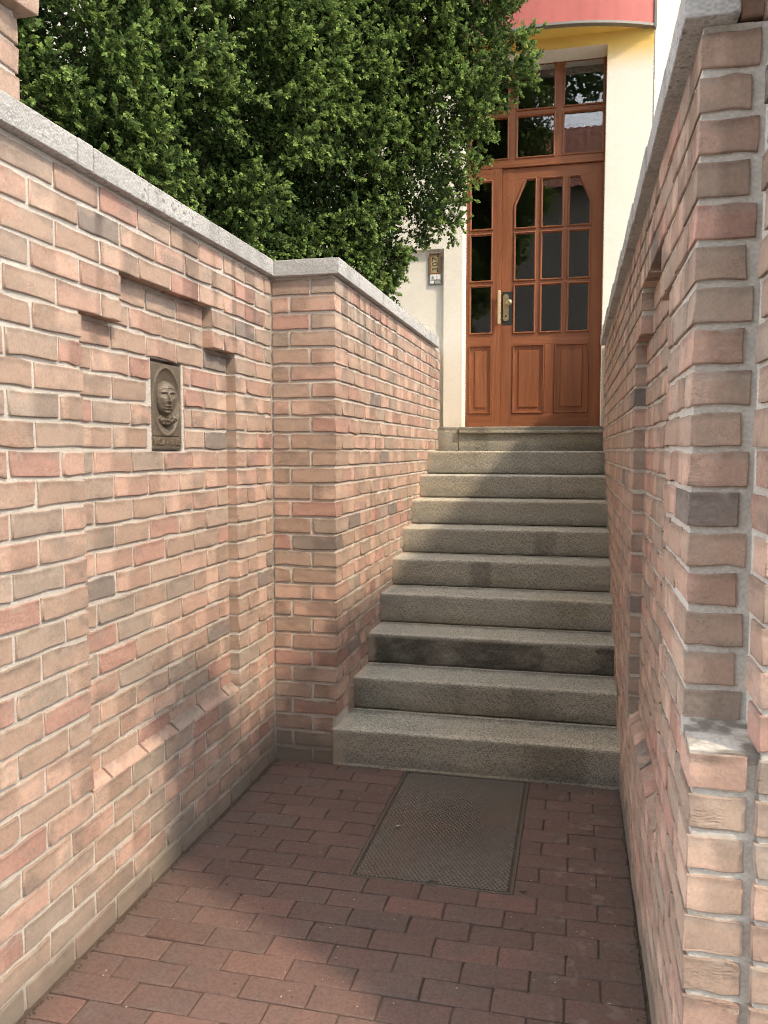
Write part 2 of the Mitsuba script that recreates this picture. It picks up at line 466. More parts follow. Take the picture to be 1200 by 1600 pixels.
pavers = []
PY, PX = .1073, .2085
for r in range(-14, 11):
    y0 = 2.796 + .0 + r * PY
    y1 = y0 + PY
    if y0 > 3.97 or y0 < .35:
        continue
    off = -.322 + (.5 * PX if r % 2 else 0)
    beside = y1 > HY0 + .02 and y0 < HY1
    spans = cut(-1.500, HX0, off, PX, .055) + cut(HX1, .222, off, PX, .055) if beside else cut(-1.500, .222, off, PX, .045)
    for s0, s1 in spans:
        j = .0024
        pavers.append((y0, paver_mesh(s0 + j, s1 - j, y0 + j, min(y1, 3.955) - j)))
pavers.sort(key=lambda q: (q[0] < 1.75, q[0]))
near = [q for q in pavers if q[0] >= 1.75]
for _, (v, f, uv) in near:
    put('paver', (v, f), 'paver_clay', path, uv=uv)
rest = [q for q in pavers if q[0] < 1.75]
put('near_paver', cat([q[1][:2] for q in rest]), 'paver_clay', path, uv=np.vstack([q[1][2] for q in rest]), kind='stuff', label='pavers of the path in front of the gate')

# ---------------------------------------------------------------- brick walls
RY0, RY1, RC0, RC1 = 2.327, 3.527, 2.567, 3.287           # stepped niche
REC = .044


def niche_range(k):
    if 5 <= k < 23:
        return RY0, RY1
    if 23 <= k < 25:
        return RC0, RC1
    return None


def niche_poly(g=0.0):
    z = lambda k: Z0 + C * k - JT
    t = lambda k: Z0 + C * k + .004
    return Polygon([(RY0 + g, z(5) + g), (RY1 - g, z(5) + g), (RY1 - g, t(23)), (RC1 - g, t(23)), (RC1 - g, t(25)), (RC0 + g, t(25)), (RC0 + g, t(23)), (RY0 + g, t(23))])


def row_z(k):
    return (max(Z0 + C * k, -.01) if k >= 0 else -.03), Z0 + C * (k + 1) - JT


def niche_wall(t, fr, y_lo, y_hi, rank, plaque=None, limit=300, start=None):
    w = Wall(t, limit)
    for k in range(-1, 28):
        b0, b1 = row_z(k)
        off = RY0 + (0.12 if k % 2 else 0)
        lo = y_lo if start is None else start(k)
        nr = niche_range(k)
        parts = [(lo, y_hi, 0.0)] if nr is None else [(lo, nr[0], 0.0), (nr[0], nr[1], -REC), (nr[1], y_hi, 0.0)]
        for p0, p1, c in parts:
            for a0, a1 in cut(p0, p1, off):
                g0 = 0 if (c == 0 and abs(a0 - p0) < 1e-6) else JT / 2
                g1 = 0 if (c == 0 and abs(a1 - p1) < 1e-6) else JT / 2
                if plaque and c < 0 and plaque[2] - .5 < k < plaque[3] + .5:
                    for s0, s1 in ((a0, min(a1, plaque[0])), (max(a0, plaque[1]), a1)):
                        if s1 - s0 > .035:
                            w.brick(rank(s0, b0), fr, s0 + g0, s1 - g1, b0, b1, c, .06)
                    continue
                w.brick(rank(a0, b0), fr, a0 + g0, a1 - g1, b0, b1, c, .068, rag=.0022)
    w.build()


def niche_mortar(t, fr, y_lo, y_hi, top, thick, plaque=None):
    face = sbox(y_lo + .004, -.1, y_hi - .002, top).difference(niche_poly(-.005))
    back = sbox(y_lo + .004, -.1, y_hi - .002, top)
    if plaque:
        back = back.difference(sbox(plaque[0] + .008, Z0 + C * plaque[2] - JT, plaque[1] - .008, Z0 + C * (plaque[3] + 1) - .002))
    zl = Z0 + C * 5 - JT + .002
    for a0, a1 in cut(RY0, RY1, RY0 + .12):
        a0, a1, up_ = a0 + JT / 2, a1 - JT / 2, .030 + rng.normal(0, .003)
        P_ = np.array([(x, z, c) for x in (a0, a1) for z, c in ((zl - .03, -REC - .01), (zl + up_, -REC - .01), (zl + up_, -REC + .004), (zl + .004, -.008), (zl - .001, -.005), (zl - .012, -.006))])
        hl = trimesh.convex.convex_hull(P_)
        hp = np.array(hl.vertices)
        put('sloping_brick', (fr(hp[:, 0], hp[:, 1], hp[:, 2]), np.array(hl.faces)), 'brick_clay', t, smooth=False,
            uv=np.c_[hp[:, 0] - (a0 + a1) / 2, (hp[:, 1] - zl) * .6 - hp[:, 2] * .5] + np.array([rng.integers(0, 60), rng.integers(0, 60)]) + .5)
    put('mortar', cat([slab(face, fr, -REC - .008, -.0068), slab(back, fr, -REC - .05, -REC - .0075), slab(sbox(y_lo + .004, -.1, y_hi - .002, top), fr, -thick, -REC - .05)]), 'mortar', t, smooth=False)


# left wall with the plaque
lw = thing('brick_wall', 'sunlit brick wall on the left with a shallow stepped niche holding a bronze plaque', 'wall')
frL = Frame((-1.513, 0, 0), (0, 1, 0), (1, 0, 0))
PLQ = (2.835, 3.100, 18, 21)
niche_wall(lw, frL, 1.85, 3.97, lambda a, b: -a, plaque=PLQ)
niche_mortar(lw, frL, 1.85, 4.0, 2.462, .27, plaque=PLQ)

# pier and wall running up beside the steps
rw = thing('brick_wall', 'brick wall stepping forward as a pier and running up the left side of the steps', 'wall')
w = Wall(rw, 300)
frP = Frame((-1.513, 3.97, 0), (1, 0, 0), (0, -1, 0))
frS = Frame((-1.175, 3.97, 0), (0, 1, 0), (1, 0, 0))
for k in range(-1, 28):
    b0, b1 = row_z(k)
    jx = .100 if k % 2 == 0 else .208
    corner = .228 if k % 2 else .108
    xr = .338 if k > 1 else .316
    w.brick(-9, frP, .008, jx - JT / 2, b0, b1, 0, .05, rag=.002)
    w.brick(-9, frP, jx + JT / 2, xr, b0, b1, 0, corner, rag=.002)
    for a0, a1 in cut(corner + JT / 2, 3.19, corner + JT / 2, MOD, .05):
        if Z0 + C * k > .176 * ((a1 + .01) / .32) - .30:            # those the steps do not hide
            w.brick(a0, frS, a0 + JT / 2, a1 - JT / 2, b0, b1, 0, .03)
w.build()
put('mortar', cat([rbox((-1.78, 3.9775, -.1), (-1.1825, 4.3, 2.462), .004), rbox((-1.45, 4.29, -.1), (-1.1825, 7.16, 2.462), .003)]), 'mortar', rw, smooth=30)

# right wall, edge on
rt = thing('brick_wall', 'shaded brick wall on the right side of the steps, seen almost edge on, with a stepped niche', 'wall')
frR = Frame((.2303, 0, 0), (-.0058, 1, 0), (-1, -.0058, 0))
frR.O = frR.O + np.array([.0058 * 2.0, 0, 0])
niche_wall(rt, frR, 1.85, 7.17, lambda a, b: a, limit=236, start=lambda k: 1.85 + (.240 if k % 2 == 0 else .120) if k > 10 else 1.845)
we = Wall(rt)
frE = Frame((.2303, 1.85, 0), (1, 0, 0), (0, -1, 0))
frE2 = Frame((.2275, 1.703, 0), (1, 0, 0), (0, -1, 0))
for k in range(-1, 28):
    b0, b1 = row_z(k)
    if k >= 11:
        we.brick(0, frE, 0, (.101 if k % 2 == 0 else .117), b0, b1, 0, .228 if k % 2 == 0 else .108, rag=.0017, ch=.0026)
    else:
        we.brick(0, frE2, 0, .108, b0, b1, rng.normal(0, .002), .141, rag=.0017, ch=.0026)
for k in range(28, 33):
    b0, b1 = row_z(k)
    we.brick(0, frE, .0765, .1215, b0 + (.012 if k == 28 else 0), b1, -.005, .34, rag=.0017, ch=.0026)
we.build()
niche_mortar(rt, frR, 1.853, 7.17, 2.462, .10)
put('mortar', cat([rbox((.236, 1.8575, -.1), (.364, 2.2, 2.462), .003), rbox((.235, 1.7105, -.1), (.372, 1.86, 1.004), .004),
                   rbox((.30, 2.16, -.1), (.53, 7.16, 2.462), .003)]), 'mortar', rt, smooth=30)
wedge = trimesh.convex.convex_hull(np.array([(x, y, z) for x in (.2285, .368) for y, z in ((1.7045, .985), (1.7045, 1.0035), (1.86, .985), (1.86, 1.028))])).subdivide().subdivide().subdivide()
wv = np.array(wedge.vertices)
put('mortar_ledge', (wv + np.c_[0 * wv[:, 0], 0 * wv[:, 0], .008 * (meshkit.fbm(wv * 26, 3) - .5) * (wv[:, 2] > .99)], np.array(wedge.faces)), 'ledge_mortar', rt, smooth=40, label='stained mortar ledge on the step of the wall end')

# gate pillars
def pillar(label, x_face, sgn, y0, y1, x_far, top):
    t = thing('gate_pillar', label, 'pillar')
    wp = Wall(t)
    fF = Frame((x_face, y0, 0), (sgn, 0, 0), (0, -1, 0))       # towards the street
    fI = Frame((x_face, y0, 0), (0, 1, 0), (-sgn, 0, 0))       # towards the path
    L = abs(x_far - x_face)
    n = int((top - Z0) / C)
    for k in range(-1, n):
        b0, b1 = row_z(k)
        d = .108 if k % 2 else .148
        edges = cut(0, L, 0 if k % 2 == 0 else .12)
        for a0, a1 in edges:
            wp.brick(0, fF, a0 + (JT / 2 if a0 else 0), a1 - (JT / 2 if a1 < L else 0), b0, b1, 0, d if a0 == 0 else .03, rag=.0015)
        if b0 > 2.4:
            for a0, a1 in cut(d + JT / 2, y1 - y0, d + JT / 2 + (.0 if k % 2 else .1)):
                wp.brick(0, fI, a0 + JT / 2, a1 - (JT / 2 if a1 < y1 - y0 else 0), b0, b1, 0, .05, rag=.002)
    # oversailing course and cap
    zc = Z0 + C * n
    fO = Frame((x_face - sgn * .045, y0 - .045, 0), (0, 1, 0), (-sgn, 0, 0))
    fQ = Frame((x_face - sgn * .045, y0 - .045, 0), (sgn, 0, 0), (0, -1, 0))
    for r_ in (0, 1):
        for a0, a1 in cut(0, y1 - y0 + .09, .12 * r_):
            wp.brick(0, fO, a0 + .004, a1 - .004, zc, zc + C - JT, 0, .11, rag=.002)
        for a0, a1 in cut(.115, L + .09, .12 * r_):
            wp.brick(0, fQ, a0 + .004, a1 - .004, zc, zc + C - JT, 0, .11, rag=.002)
        zc += C
    zc -= C
    wp.build()
    X = sorted((x_face + sgn * .0075, x_far))
    put('mortar', cat([rbox((X[0], y0 + .0075, -.1), (X[1], y1 - .0075, zc - .06), .004), rbox((min(x_face - sgn * .03, x_far), y0 - .035, zc - .073), (max(x_face - sgn * .03, x_far), y1 + .035, zc + C), .004)]), 'mortar', t, smooth=30)
    Xc = sorted((x_face - sgn * .06, x_far + sgn * .06))
    put('cap', rbox((Xc[0], y0 - .06, zc + C), (Xc[1], y1 + .06, zc + C + .07), .006), 'coping_stone', t)
    return t


pillar('brick gate pillar at the right edge standing in front of the right wall', .352, 1, 1.69, 2.16, .84, 2.90)
pillar('brick gate pillar rising behind the coping in the upper left corner', -1.632, -1, 1.69, 2.228, -2.12, 2.90)

# coping slabs: parts of the walls they cap
def cope(t, x0, x1, y0, y1, z0=2.462, z1=2.541):
    g = .0022
    put('coping_slab', rbox((x0, y0 + g, z0 + rng.normal(0, .0008)), (x1, y1 - g, z1 + rng.normal(0, .0012)), .0045, .05, .0016, 18, len(scene)), 'coping_stone', t)


for y0, y1 in ((1.82, 2.29), (2.29, 2.374), (2.374, 2.713), (2.713, 3.30), (3.30, 3.94)):
    cope(lw, -1.618 if y1 < 2.3 else -1.80, -1.483, y0, y1)
cope(rw, -1.80, -1.147, 3.9415, 4.27)
for y0, y1 in ((4.27, 4.9), (4.9, 5.6), (5.6, 6.3), (6.3, 6.95)):
    cope(rw, -1.47, -1.147, y0, y1)
for y0, y1 in ((2.2, 2.75), (2.75, 3.35), (3.35, 4.1), (4.1, 4.9), (4.9, 5.7), (5.7, 6.45), (6.45, 7.12)):
    s = -.0058 * ((y0 + y1) / 2 - 2)
    cope(rt, .196 + s, .56, y0, y1)
cope(rt, .1945, .3005, 1.815, 2.2)

# ---------------------------------------------------------------- stone steps
st = thing('stone_steps', 'straight flight of nine rough grey granite steps between two brick walls', 'steps')
tops = [.186, .36, .535, .715, .891, 1.065, 1.24, 1.412, 1.595]
ys = [3.957, 4.30, 4.622, 4.945, 5.28, 5.60, 5.922, 6.245, 6.575]
for n_, (z1, y0) in enumerate(zip(tops, ys)):
    z0 = -.1 if n_ == 0 else tops[n_ - 1] + .005
    back = ys[n_ + 1] + .06 if n_ < 8 else 7.3
    xl = -1.20 if n_ == 0 else -1.186
    put('step', rbox((xl, y0, z0), (.236, back, z1), .011, .03, .0032, 16, n_), 'granite', st,
        label={0: 'bottom step, its left end notched into the brick pier', 2: 'third step with black stains on its riser'}.get(n_))
put('core', rbox((-1.17, 4.1, -.1), (.22, 7.3, .1), .01), 'joint_soil', st)
hull = trimesh.convex.convex_hull(np.array([(x, y, z) for x in (-1.18, .228) for y, z in ((4.3, .05), (4.3, .09), (6.95, 1.45), (7.3, 1.45), (7.3, .05))]))
put('core', tm(hull), 'joint_soil', st, smooth=False)

# ---------------------------------------------------------------- iron hatch in the path
ht = thing('access_hatch', 'rectangular iron access hatch with a diamond tread set flush in the pavers', 'hatch')
fx0, fx1, fy0, fy1 = HX0, HX1, HY0, HY1
put('frame', cat([rbox((fx0, fy0, -.04), (fx0 + .012, fy1, -.001), .002), rbox((fx1 - .012, fy0, -.04), (fx1, fy1, -.001), .002),
                  rbox((fx0 + .012, fy0, -.04), (fx1 - .012, fy0 + .008, -.001), .002), rbox((fx0 + .012, fy1 - .008, -.04), (fx1 - .012, fy1, -.001), .002)]), 'worn_steel', ht)
px0, px1, py0, py1 = fx0 + .019, fx1 - .019, fy0 + .011, fy1 - .012
hole = shapely.affinity.scale(shapely.Point(-.497, py0 + .012).buffer(.012), 1.1, .8)
plate = sbox(px0, py0, px1, py1).difference(hole)
put('plate', slab(plate, lambda a, b, h: np.stack([a, b, h], -1), -.03, -.0055), 'pit_steel', ht, smooth=False)
ribs = []
inner = sbox(px0 + .004, py0 + .004, px1 - .004, py1 - .004).difference(hole.buffer(.004))
pitch = .0180
for sg in (1, -1):
    for q in np.arange(-2.5, 2.5, pitch):
        # lines y*0.60 - sg*x = q  (flat diamonds)
        ln = shapely.LineString([(-2, (q + sg * -2) / .62 + 3.4), (2, (q + sg * 2) / .62 + 3.4)]).intersection(inner)
        for g in getattr(ln, 'geoms', [ln]):
            if g.is_empty or g.length < .02:
                continue
            (xa, ya), (xb, yb) = g.coords[0], g.coords[-1]
            dv = np.array([xb - xa, yb - ya])
            nn = np.array([-dv[1], dv[0]]) / np.linalg.norm(dv)
            v = np.array([[xa + s * nn[0], ya + s * nn[1], z] for s, z in ((-.0032, -.006), (-.0014, -.0028), (.0014, -.0028), (.0032, -.006))] + [[xb + s * nn[0], yb + s * nn[1], z] for s, z in ((-.0032, -.006), (-.0014, -.0028), (.0014, -.0028), (.0032, -.006))])
            ribs.append((v, np.array([[0, 1, 5], [0, 5, 4], [1, 2, 6], [1, 6, 5], [2, 3, 7], [2, 7, 6]])))
put('tread', cat(ribs), 'tread_steel', ht, smooth=False, kind='stuff', label='raised diamond tread')

# ---------------------------------------------------------------- house front
hs = thing('house', 'cream plastered house front at the top of the steps with a red balcony', 'house')
YF, YD = 7.17, 7.40
XL, XR, ZB, ZT = -.985, .183, 1.80, 4.88
fF = lambda a, b, h: np.stack([a, h, b], -1)
front = sbox(-.985 - .162, -.2, .54, 9.0).difference(sbox(XL, ZB - .03, XR, ZT))
upper = sbox(-9, 3.33, -1.147, 9.0)
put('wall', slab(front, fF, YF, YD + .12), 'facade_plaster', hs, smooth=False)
put('wall', cat([slab(upper, fF, YF, YD + .12), slab(sbox(-9, -.2, -1.147, 3.33), fF, YF + .045, YD + .12),
                 rbox((.40, YD + .10, -.2), (.54, 12, 9), .004), rbox((-9, 11.9, -.2), (.5, 12, 9), .004)]), 'cream_plaster', hs, smooth=False)
put('side_wing', cat([rbox((.545, 8.6, -.2), (9, 8.9, 9), .004)]), 'cream_plaster', hs, smooth=False, label='cream side wing set back on the right')
put('corner_strip', rbox((.532, YF + .004, 2.2), (.552, YF + .03, 4.95), .004, .04, .006, 30, 3), 'zinc_trim', hs)
put('plinth', rbox((-1.19, 7.085, 1.55), (-1.0, YF + .03, 1.80), .006, .03, .003, 20, 4), 'granite', hs)
put('threshold', cat([rbox((-.992, 7.045, 1.745), (.215, 7.46, 1.80), .006, .03, .002, 20, 5), rbox((-.997, 7.078, 1.55), (.215, 7.46, 1.7445), .004, .03, .002, 20, 6)]), 'granite', hs, label='granite threshold block under the door')
put('room', cat([rbox((-2.5, 10.5, 1.7), (.38, 10.6, 5.6), .002), rbox((-2.5, 7.55, 5.5), (.38, 10.5, 5.6), .002), rbox((-2.5, 7.55, 1.6), (.38, 10.5, 1.7), .002),
                 rbox((-2.6, 7.55, 1.6), (-2.5, 10.6, 5.6), .002), rbox((.36, 7.55, 1.7), (.39, 10.5, 5.5), .002)]), 'room_dark', hs, label='dark hallway behind the glass')
# balcony bowing out over the door
ang = np.linspace(-.62, .455, 40)
Rb, cx, cy = 1.93, -.31, 8.88
arc = lambda R: np.stack([cx + R * np.sin(ang), cy - R * np.cos(ang)], 1)


def arc_wall(r0, r1, z0, z1):
    p = np.vstack([arc(r0), arc(r1)[::-1]])
    return slab(Polygon(p), lambda a, b, h: np.stack([a, b, h], -1), z0, z1)


bal = put('balcony', arc_wall(Rb, Rb - .05, 4.985, 6.0), 'red_panel', hs, smooth=40, label='red painted balcony front, bowed outward')
put('edge_trim', cat([arc_wall(Rb + .008, Rb - .05, 4.966, 4.985), rbox((.535, YF - .04, 4.955), (.556, YF + .02, 6.0), .003)]), 'zinc_trim', bal, smooth=40)
sof = np.vstack([arc(Rb - .05), [[.53, YF + .01], [-1.43, YF + .01]]])
put('soffit', slab(Polygon(sof).buffer(0), lambda a, b, h: np.stack([a, b, h], -1), 4.972, 5.02), 'soffit_paint', bal, smooth=False, label='ochre yellow underside of the balcony')

# door, sidelight and transom
dk = key('door', hs)
labels[dk] = {'label': 'varnished reddish wooden entrance door with twelve small panes, sidelight and transom'}


def wbar(x0, x1, z0, z1, y0, y1, mat, name, r=.0025):
    return put(name, rbox((x0, y0, z0), (x1, y1, z1), r), 'door_wood_' + mat, dk)


def loft(rings):
    """rings: list of (points (n,2) in x,z, y); the last ring is capped."""
    n = len(rings[0][0])
    v = np.vstack([np.c_[np.asarray(p)[:, 0], np.full(n, y), np.asarray(p)[:, 1]] for p, y in rings])
    f = []
    for r in range(len(rings) - 1):
        for i in range(n):
            j = (i + 1) % n
            f += [(r * n + i, r * n + j, (r + 1) * n + j), (r * n + i, (r + 1) * n + j, (r + 1) * n + i)]
    return v, f, n


def offset(poly, d):
    """Moves every side of a convex polygon (anticlockwise) outward by d."""
    p = np.asarray(poly, float)
    out = []
    for i in range(len(p)):
        a, b, c = p[i - 1], p[i], p[(i + 1) % len(p)]
        e1, e2 = (b - a) / np.linalg.norm(b - a), (c - b) / np.linalg.norm(c - b)
        n1, n2 = np.array([e1[1], -e1[0]]), np.array([e2[1], -e2[0]])
        out.append(b + d * (n1 + n2) / (1 + n1 @ n2))
    return np.array(out)


def light(poly, y, parent=dk):
    """One glazed opening: moulding round it and the pane."""
    poly = np.asarray(poly, float)
    v, f, n = loft([(offset(poly, .016), y + .001), (offset(poly, .015), y - .011), (offset(poly, .009), y - .014), (offset(poly, .003), y - .008), (poly, y + .004), (poly, y + .022)])
    put('moulding', (v, np.array(f)), 'door_wood_z', dk, smooth=35)
    m = trimesh.creation.triangulate_polygon(Polygon(offset(poly, .003)), engine='earcut')
    put('pane', (np.c_[m[0][:, 0], np.full(len(m[0]), y + .018), m[0][:, 1]], np.array(m[1])[:, ::-1]), 'pane_glass', dk, smooth=False)


def rect(x0, x1, z0, z1):
    return [(x0, z0), (x1, z0), (x1, z1), (x0, z1)]


def raised_panel(x0, x1, z0, z1, y):
    p = np.array(rect(x0, x1, z0, z1))
    v, f, n = loft([(offset(p, .012), y + .001), (offset(p, .011), y - .010), (offset(p, .004), y - .011), (p, y + .008), (offset(p, -.012), y + .012), (offset(p, -.036), y + .011), (offset(p, -.043), y + .001), (offset(p, -.046), y + .0005)])
    f = f + [(7 * n, 7 * n + 1, 7 * n + 2), (7 * n, 7 * n + 2, 7 * n + 3)]
    put('panel', (v, np.array(f)), 'door_wood_z', dk, smooth=35)


yf = YD                                 # face of the fixed frame; the leaf lies .018 behind it
yl = YD + .018
wbar(XL, -.955, ZB, 4.893, yf, yf + .08, 'z', 'jamb')
wbar(.170, XR + .02, 4.04, 4.893, yf, yf + .08, 'z', 'jamb')
wbar(.172, XR + .02, ZB, 4.04, yf + .004, yf + .09, 'z', 'jamb')
wbar(XL, XR, 4.893, 4.97, yf, yf + .08, 'x', 'head_rail')
wbar(-.955, .170, 4.040, 4.106, yf - .004, yf + .08, 'x', 'transom_rail')
wbar(-.955, .170, 4.470, 4.506, yf, yf + .06, 'x', 'transom_rail')
wbar(-.232, -.168, 4.106, 4.893, yf - .002, yf + .06, 'z', 'mullion')
wbar(-.622, -.560, 4.106, 4.893, yf - .002, yf + .06, 'z', 'mullion')
for x0, x1 in ((-.944, -.636), (-.546, -.246), (-.154, .158)):
    light(rect(x0, x1, 4.122, 4.456), yf)
    light(rect(x0, x1, 4.522, 4.879), yf)
# sidelight
wbar(-.753, -.6775, ZB, 4.04, yf - .001, yf + .07, 'z', 'post')
wbar(-.955, -.753, 3.945, 4.04, yf + .001, yf + .06, 'x', 'rail')
for z0, z1 in ((3.493, 3.519), (3.049, 3.074), (2.526, 2.622)):
    wbar(-.955, -.753, z0, z1, yf + .001, yf + .06, 'x', 'rail')
wbar(-.955, -.753, ZB, 1.928, yf + .001, yf + .06, 'x', 'rail')
for z0, z1 in ((3.535, 3.929), (3.09, 3.477), (2.638, 3.033)):
    light(rect(-.941, -.768, z0, z1), yf)
raised_panel(-.943, -.765, 1.940, 2.514, yf)
# leaf
wbar(-.6765, -.574, ZB + .006, 4.036, yl, yl + .06, 'z', 'stile')
wbar(.080, .171, ZB + .006, 4.036, yl, yl + .06, 'z', 'stile')
wbar(-.574, .080, 3.945, 4.036, yl + .001, yl + .055, 'x', 'rail')
for z0, z1 in ((3.493, 3.519), (3.049, 3.074), (2.526, 2.622), (ZB + .006, 1.928)):
    wbar(-.574, .080, z0, z1, yl + .001, yl + .055, 'x', 'rail')
wbar(-.296, -.211, 1.928, 2.526, yl + .002, yl + .055, 'z', 'muntin')
for x0, x1 in ((-.381, -.343), (-.150, -.114)):
    for z0, z1 in ((3.519, 3.945), (3.074, 3.493), (2.622, 3.049)):
        wbar(x0, x1, z0, z1, yl + .002, yl + .055, 'z', 'muntin')
cols = ((-.557, -.396), (-.328, -.165), (-.099, .064))
for z0, z1 in ((3.09, 3.478), (2.638, 3.033)):
    for x0, x1 in cols:
        light(rect(x0, x1, z0, z1), yl)
light([(-.557, 3.535), (-.396, 3.535), (-.396, 3.929), (-.466, 3.929), (-.557, 3.722)], yl)
light(rect(-.328, -.165, 3.535, 3.929), yl)
light([(-.099, 3.535), (.064, 3.535), (.064, 3.728), (-.022, 3.929), (-.099, 3.929)], yl)
for tri in ([(-.574, 3.945), (-.574, 3.735), (-.478, 3.945)], [(.080, 3.945), (-.010, 3.945), (.080, 3.735)]):
    put('corner_panel', slab(Polygon(tri), fF, yl + .003, yl + .05), 'door_wood_z', dk, smooth=False)
for x0, x1 in ((-.560, -.310), (-.197, .066)):
    raised_panel(x0, x1, 1.941, 2.514, yl)
# fittings
put('lock_plate', rbox((-.667, yl - .004, 2.700), (-.5735, yl - .0005, 2.988), .001), 'black_metal', dk, label='black plate behind the brass handle')
put('pull_bar', cat([rbox((-.700, yf - .050, 2.702), (-.676, yf - .032, 2.992), .003), rbox((-.695, yf - .032, 2.74), (-.681, yf - .001, 2.76), .002), rbox((-.695, yf - .032, 2.93), (-.681, yf - .001, 2.95), .002)]), 'pale_brass', dk, label='pale brass pull bar')
esc = shapely.LineString([(-.634, 2.757), (-.634, 2.940)]).buffer(.0245)
put('escutcheon', slab(esc, fF, yl - .014, yl - .0045), 'brass', dk, smooth=40)
kn = trimesh.creation.revolve(np.array([[0, 0], [.010, 0], [.011, .02], [.013, .03], [.025, .036], [.029, .05], [.024, .062], [.012, .067], [0, .068]]), sections=24)
kv = np.array(kn.vertices)
put('knob', (np.c_[kv[:, 0] - .612 + .17 * kv[:, 2], yl - .014 - kv[:, 2], kv[:, 1] + 2.885], np.array(kn.faces)), 'brass', dk)
cyl = trimesh.creation.cylinder(.009, .006, sections=16)
cv = np.array(cyl.vertices)
put('key_cylinder', (np.c_[cv[:, 0] - .634, yl - .016 + cv[:, 2], cv[:, 1] + 2.775], np.array(cyl.faces)), 'black_metal', dk, smooth=40)

# ---------------------------------------------------------------- small things on the house
YN = YF + .045
def flat_text(s, h, depth, place):
    m = meshkit.text_mesh(s, h, depth)
    v = np.array(m.vertices)
    v[:, 0] -= (v[:, 0].min() + v[:, 0].max()) / 2
    v[:, 1] -= (v[:, 1].min() + v[:, 1].max()) / 2
    return place(v), np.array(m.faces)


nb = thing('doorbell_panel', 'wood framed brass number plate with white bell buttons, left of the door', 'doorbell')
x0, x1, z0, z1 = -1.283, -1.178, 3.04, 3.302
put('back_plate', rbox((x0 - .012, YN - .006, z0 - .01), (x1 + .012, YN, z1 - .03), .002), 'grey_plastic', nb)
fo, fi = sbox(x0 + .004, z0 + .085, x1 - .004, z1 - .002), sbox(x0 + .016, z0 + .094, x1 - .016, z1 - .012)
put('frame', slab(fo.difference(fi), fF, YN - .022, YN - .0065), 'sign_wood', nb, smooth=False)
put('plate', rbox((x0 + .017, YN - .012, z0 + .095), (x1 - .017, YN - .007, z1 - .013), .001), 'sign_brass', nb)
put('number', flat_text('107', .046, .002, lambda v: np.c_[(x0 + x1) / 2 - v[:, 1], YN - .0122 - v[:, 2], z0 + .17 + v[:, 0]]), 'black_metal', nb, smooth=False, label='number 107 lettered up the plate')
for zz in (z0 + .108, z1 - .026):
    s = trimesh.creation.icosphere(2, .006)
    put('screw', (np.array(s.vertices) * [1, .5, 1] + [x1 - .030, YN - .013, zz], np.array(s.faces)), 'black_metal', nb)
put('bell_button', rbox((x0 + .012, YN - .026, z0 + .035), (x0 + .066, YN - .006, z0 + .080), .003), 'white_plastic', nb)
put('bell_button', rbox((x0 + .069, YN - .024, z0 + .035), (x1 - .004, YN - .006, z0 + .080), .003), 'white_plastic', nb)
put('bell_button', rbox((x0 + .010, YN - .024, z0 + .002), (x0 + .044, YN - .006, z0 + .028), .003), 'white_plastic', nb)
put('bell_button', rbox((x0 + .050, YN - .024, z0 + .000), (x1 - .004, YN - .006, z0 + .028), .003), 'grey_plastic', nb)
s = trimesh.creation.icosphere(2, .011)
put('push_knob', (np.array(s.vertices) * [1, .5, 1] + [x0 + .038, YN - .027, z0 + .057], np.array(s.faces)), 'grey_plastic', nb)

bp = thing('number_plate', 'small blue enamel number plate on the house wall under the tree foliage', 'sign')
put('plate', rbox((-1.300, YF - .008, 3.555), (-1.165, YF - .001, 3.70), .003), 'enamel_blue', bp)
put('digit', flat_text('3', .085, .0015, lambda v: np.c_[-1.232 + v[:, 0], YF - .0082 - v[:, 2], 3.625 + v[:, 1]]), 'enamel_white', bp, smooth=False)

# ---------------------------------------------------------------- bronze plaque
pq = thing('relief_plaque', 'bronze plaque with a man\'s face in an oval, set into the left wall', 'plaque')
py_0, py_1 = PLQ[0] + .004, PLQ[1] - .004
pz_0, pz_1 = Z0 + C * 18 - .006, Z0 + C * 22 - .014
ny, nz = 110, 140
Y, Zz = np.meshgrid(np.linspace(0, 1, ny), np.linspace(0, 1, nz), indexing='ij')
W_, H_ = py_1 - py_0, pz_1 - pz_0
a, b = (Y - .52) * W_, (Zz - .56) * H_            # metres from the centre of the oval


def g(ca, cb, sa, sb):
    return np.exp(-((a - ca) / sa) ** 2 - ((b - cb) / sb) ** 2)


r = np.sqrt((a / .104) ** 2 + (b / .128) ** 2)
h = -.020 * np.clip(1 - r ** 3, 0, 1) + .004 * np.exp(-((r - 1.02) / .06) ** 2)
for zz in (.148, .052):
    h = np.where((np.abs(Zz - zz) < .006) & (np.abs(Y - .5) < .42), h - .003, h)
edge = np.minimum(np.minimum(Y, 1 - Y) * W_, np.minimum(Zz, 1 - Zz) * H_)
h = h - .004 * np.clip(1 - edge / .004, 0, 1)
c_plate = -1.513 - REC - .012
pv = np.stack([c_plate + h, py_0 + Y * W_, pz_0 + Zz * H_], -1).reshape(-1, 3)
i, j = np.meshgrid(np.arange(ny - 1), np.arange(nz - 1), indexing='ij')
q = np.stack([i * nz + j, (i + 1) * nz + j, (i + 1) * nz + j + 1, i * nz + j + 1], -1).reshape(-1, 4)
put('dish', (pv, np.vstack([q[:, [0, 1, 2]], q[:, [0, 2, 3]]])), 'bronze', pq)
# the head: a relief turned towards the gate
nf = 120
U_, V_ = np.meshgrid(np.linspace(-1, 1, nf), np.linspace(-1, 1, nf), indexing='ij')
a, b = U_ * .068, V_ * .118


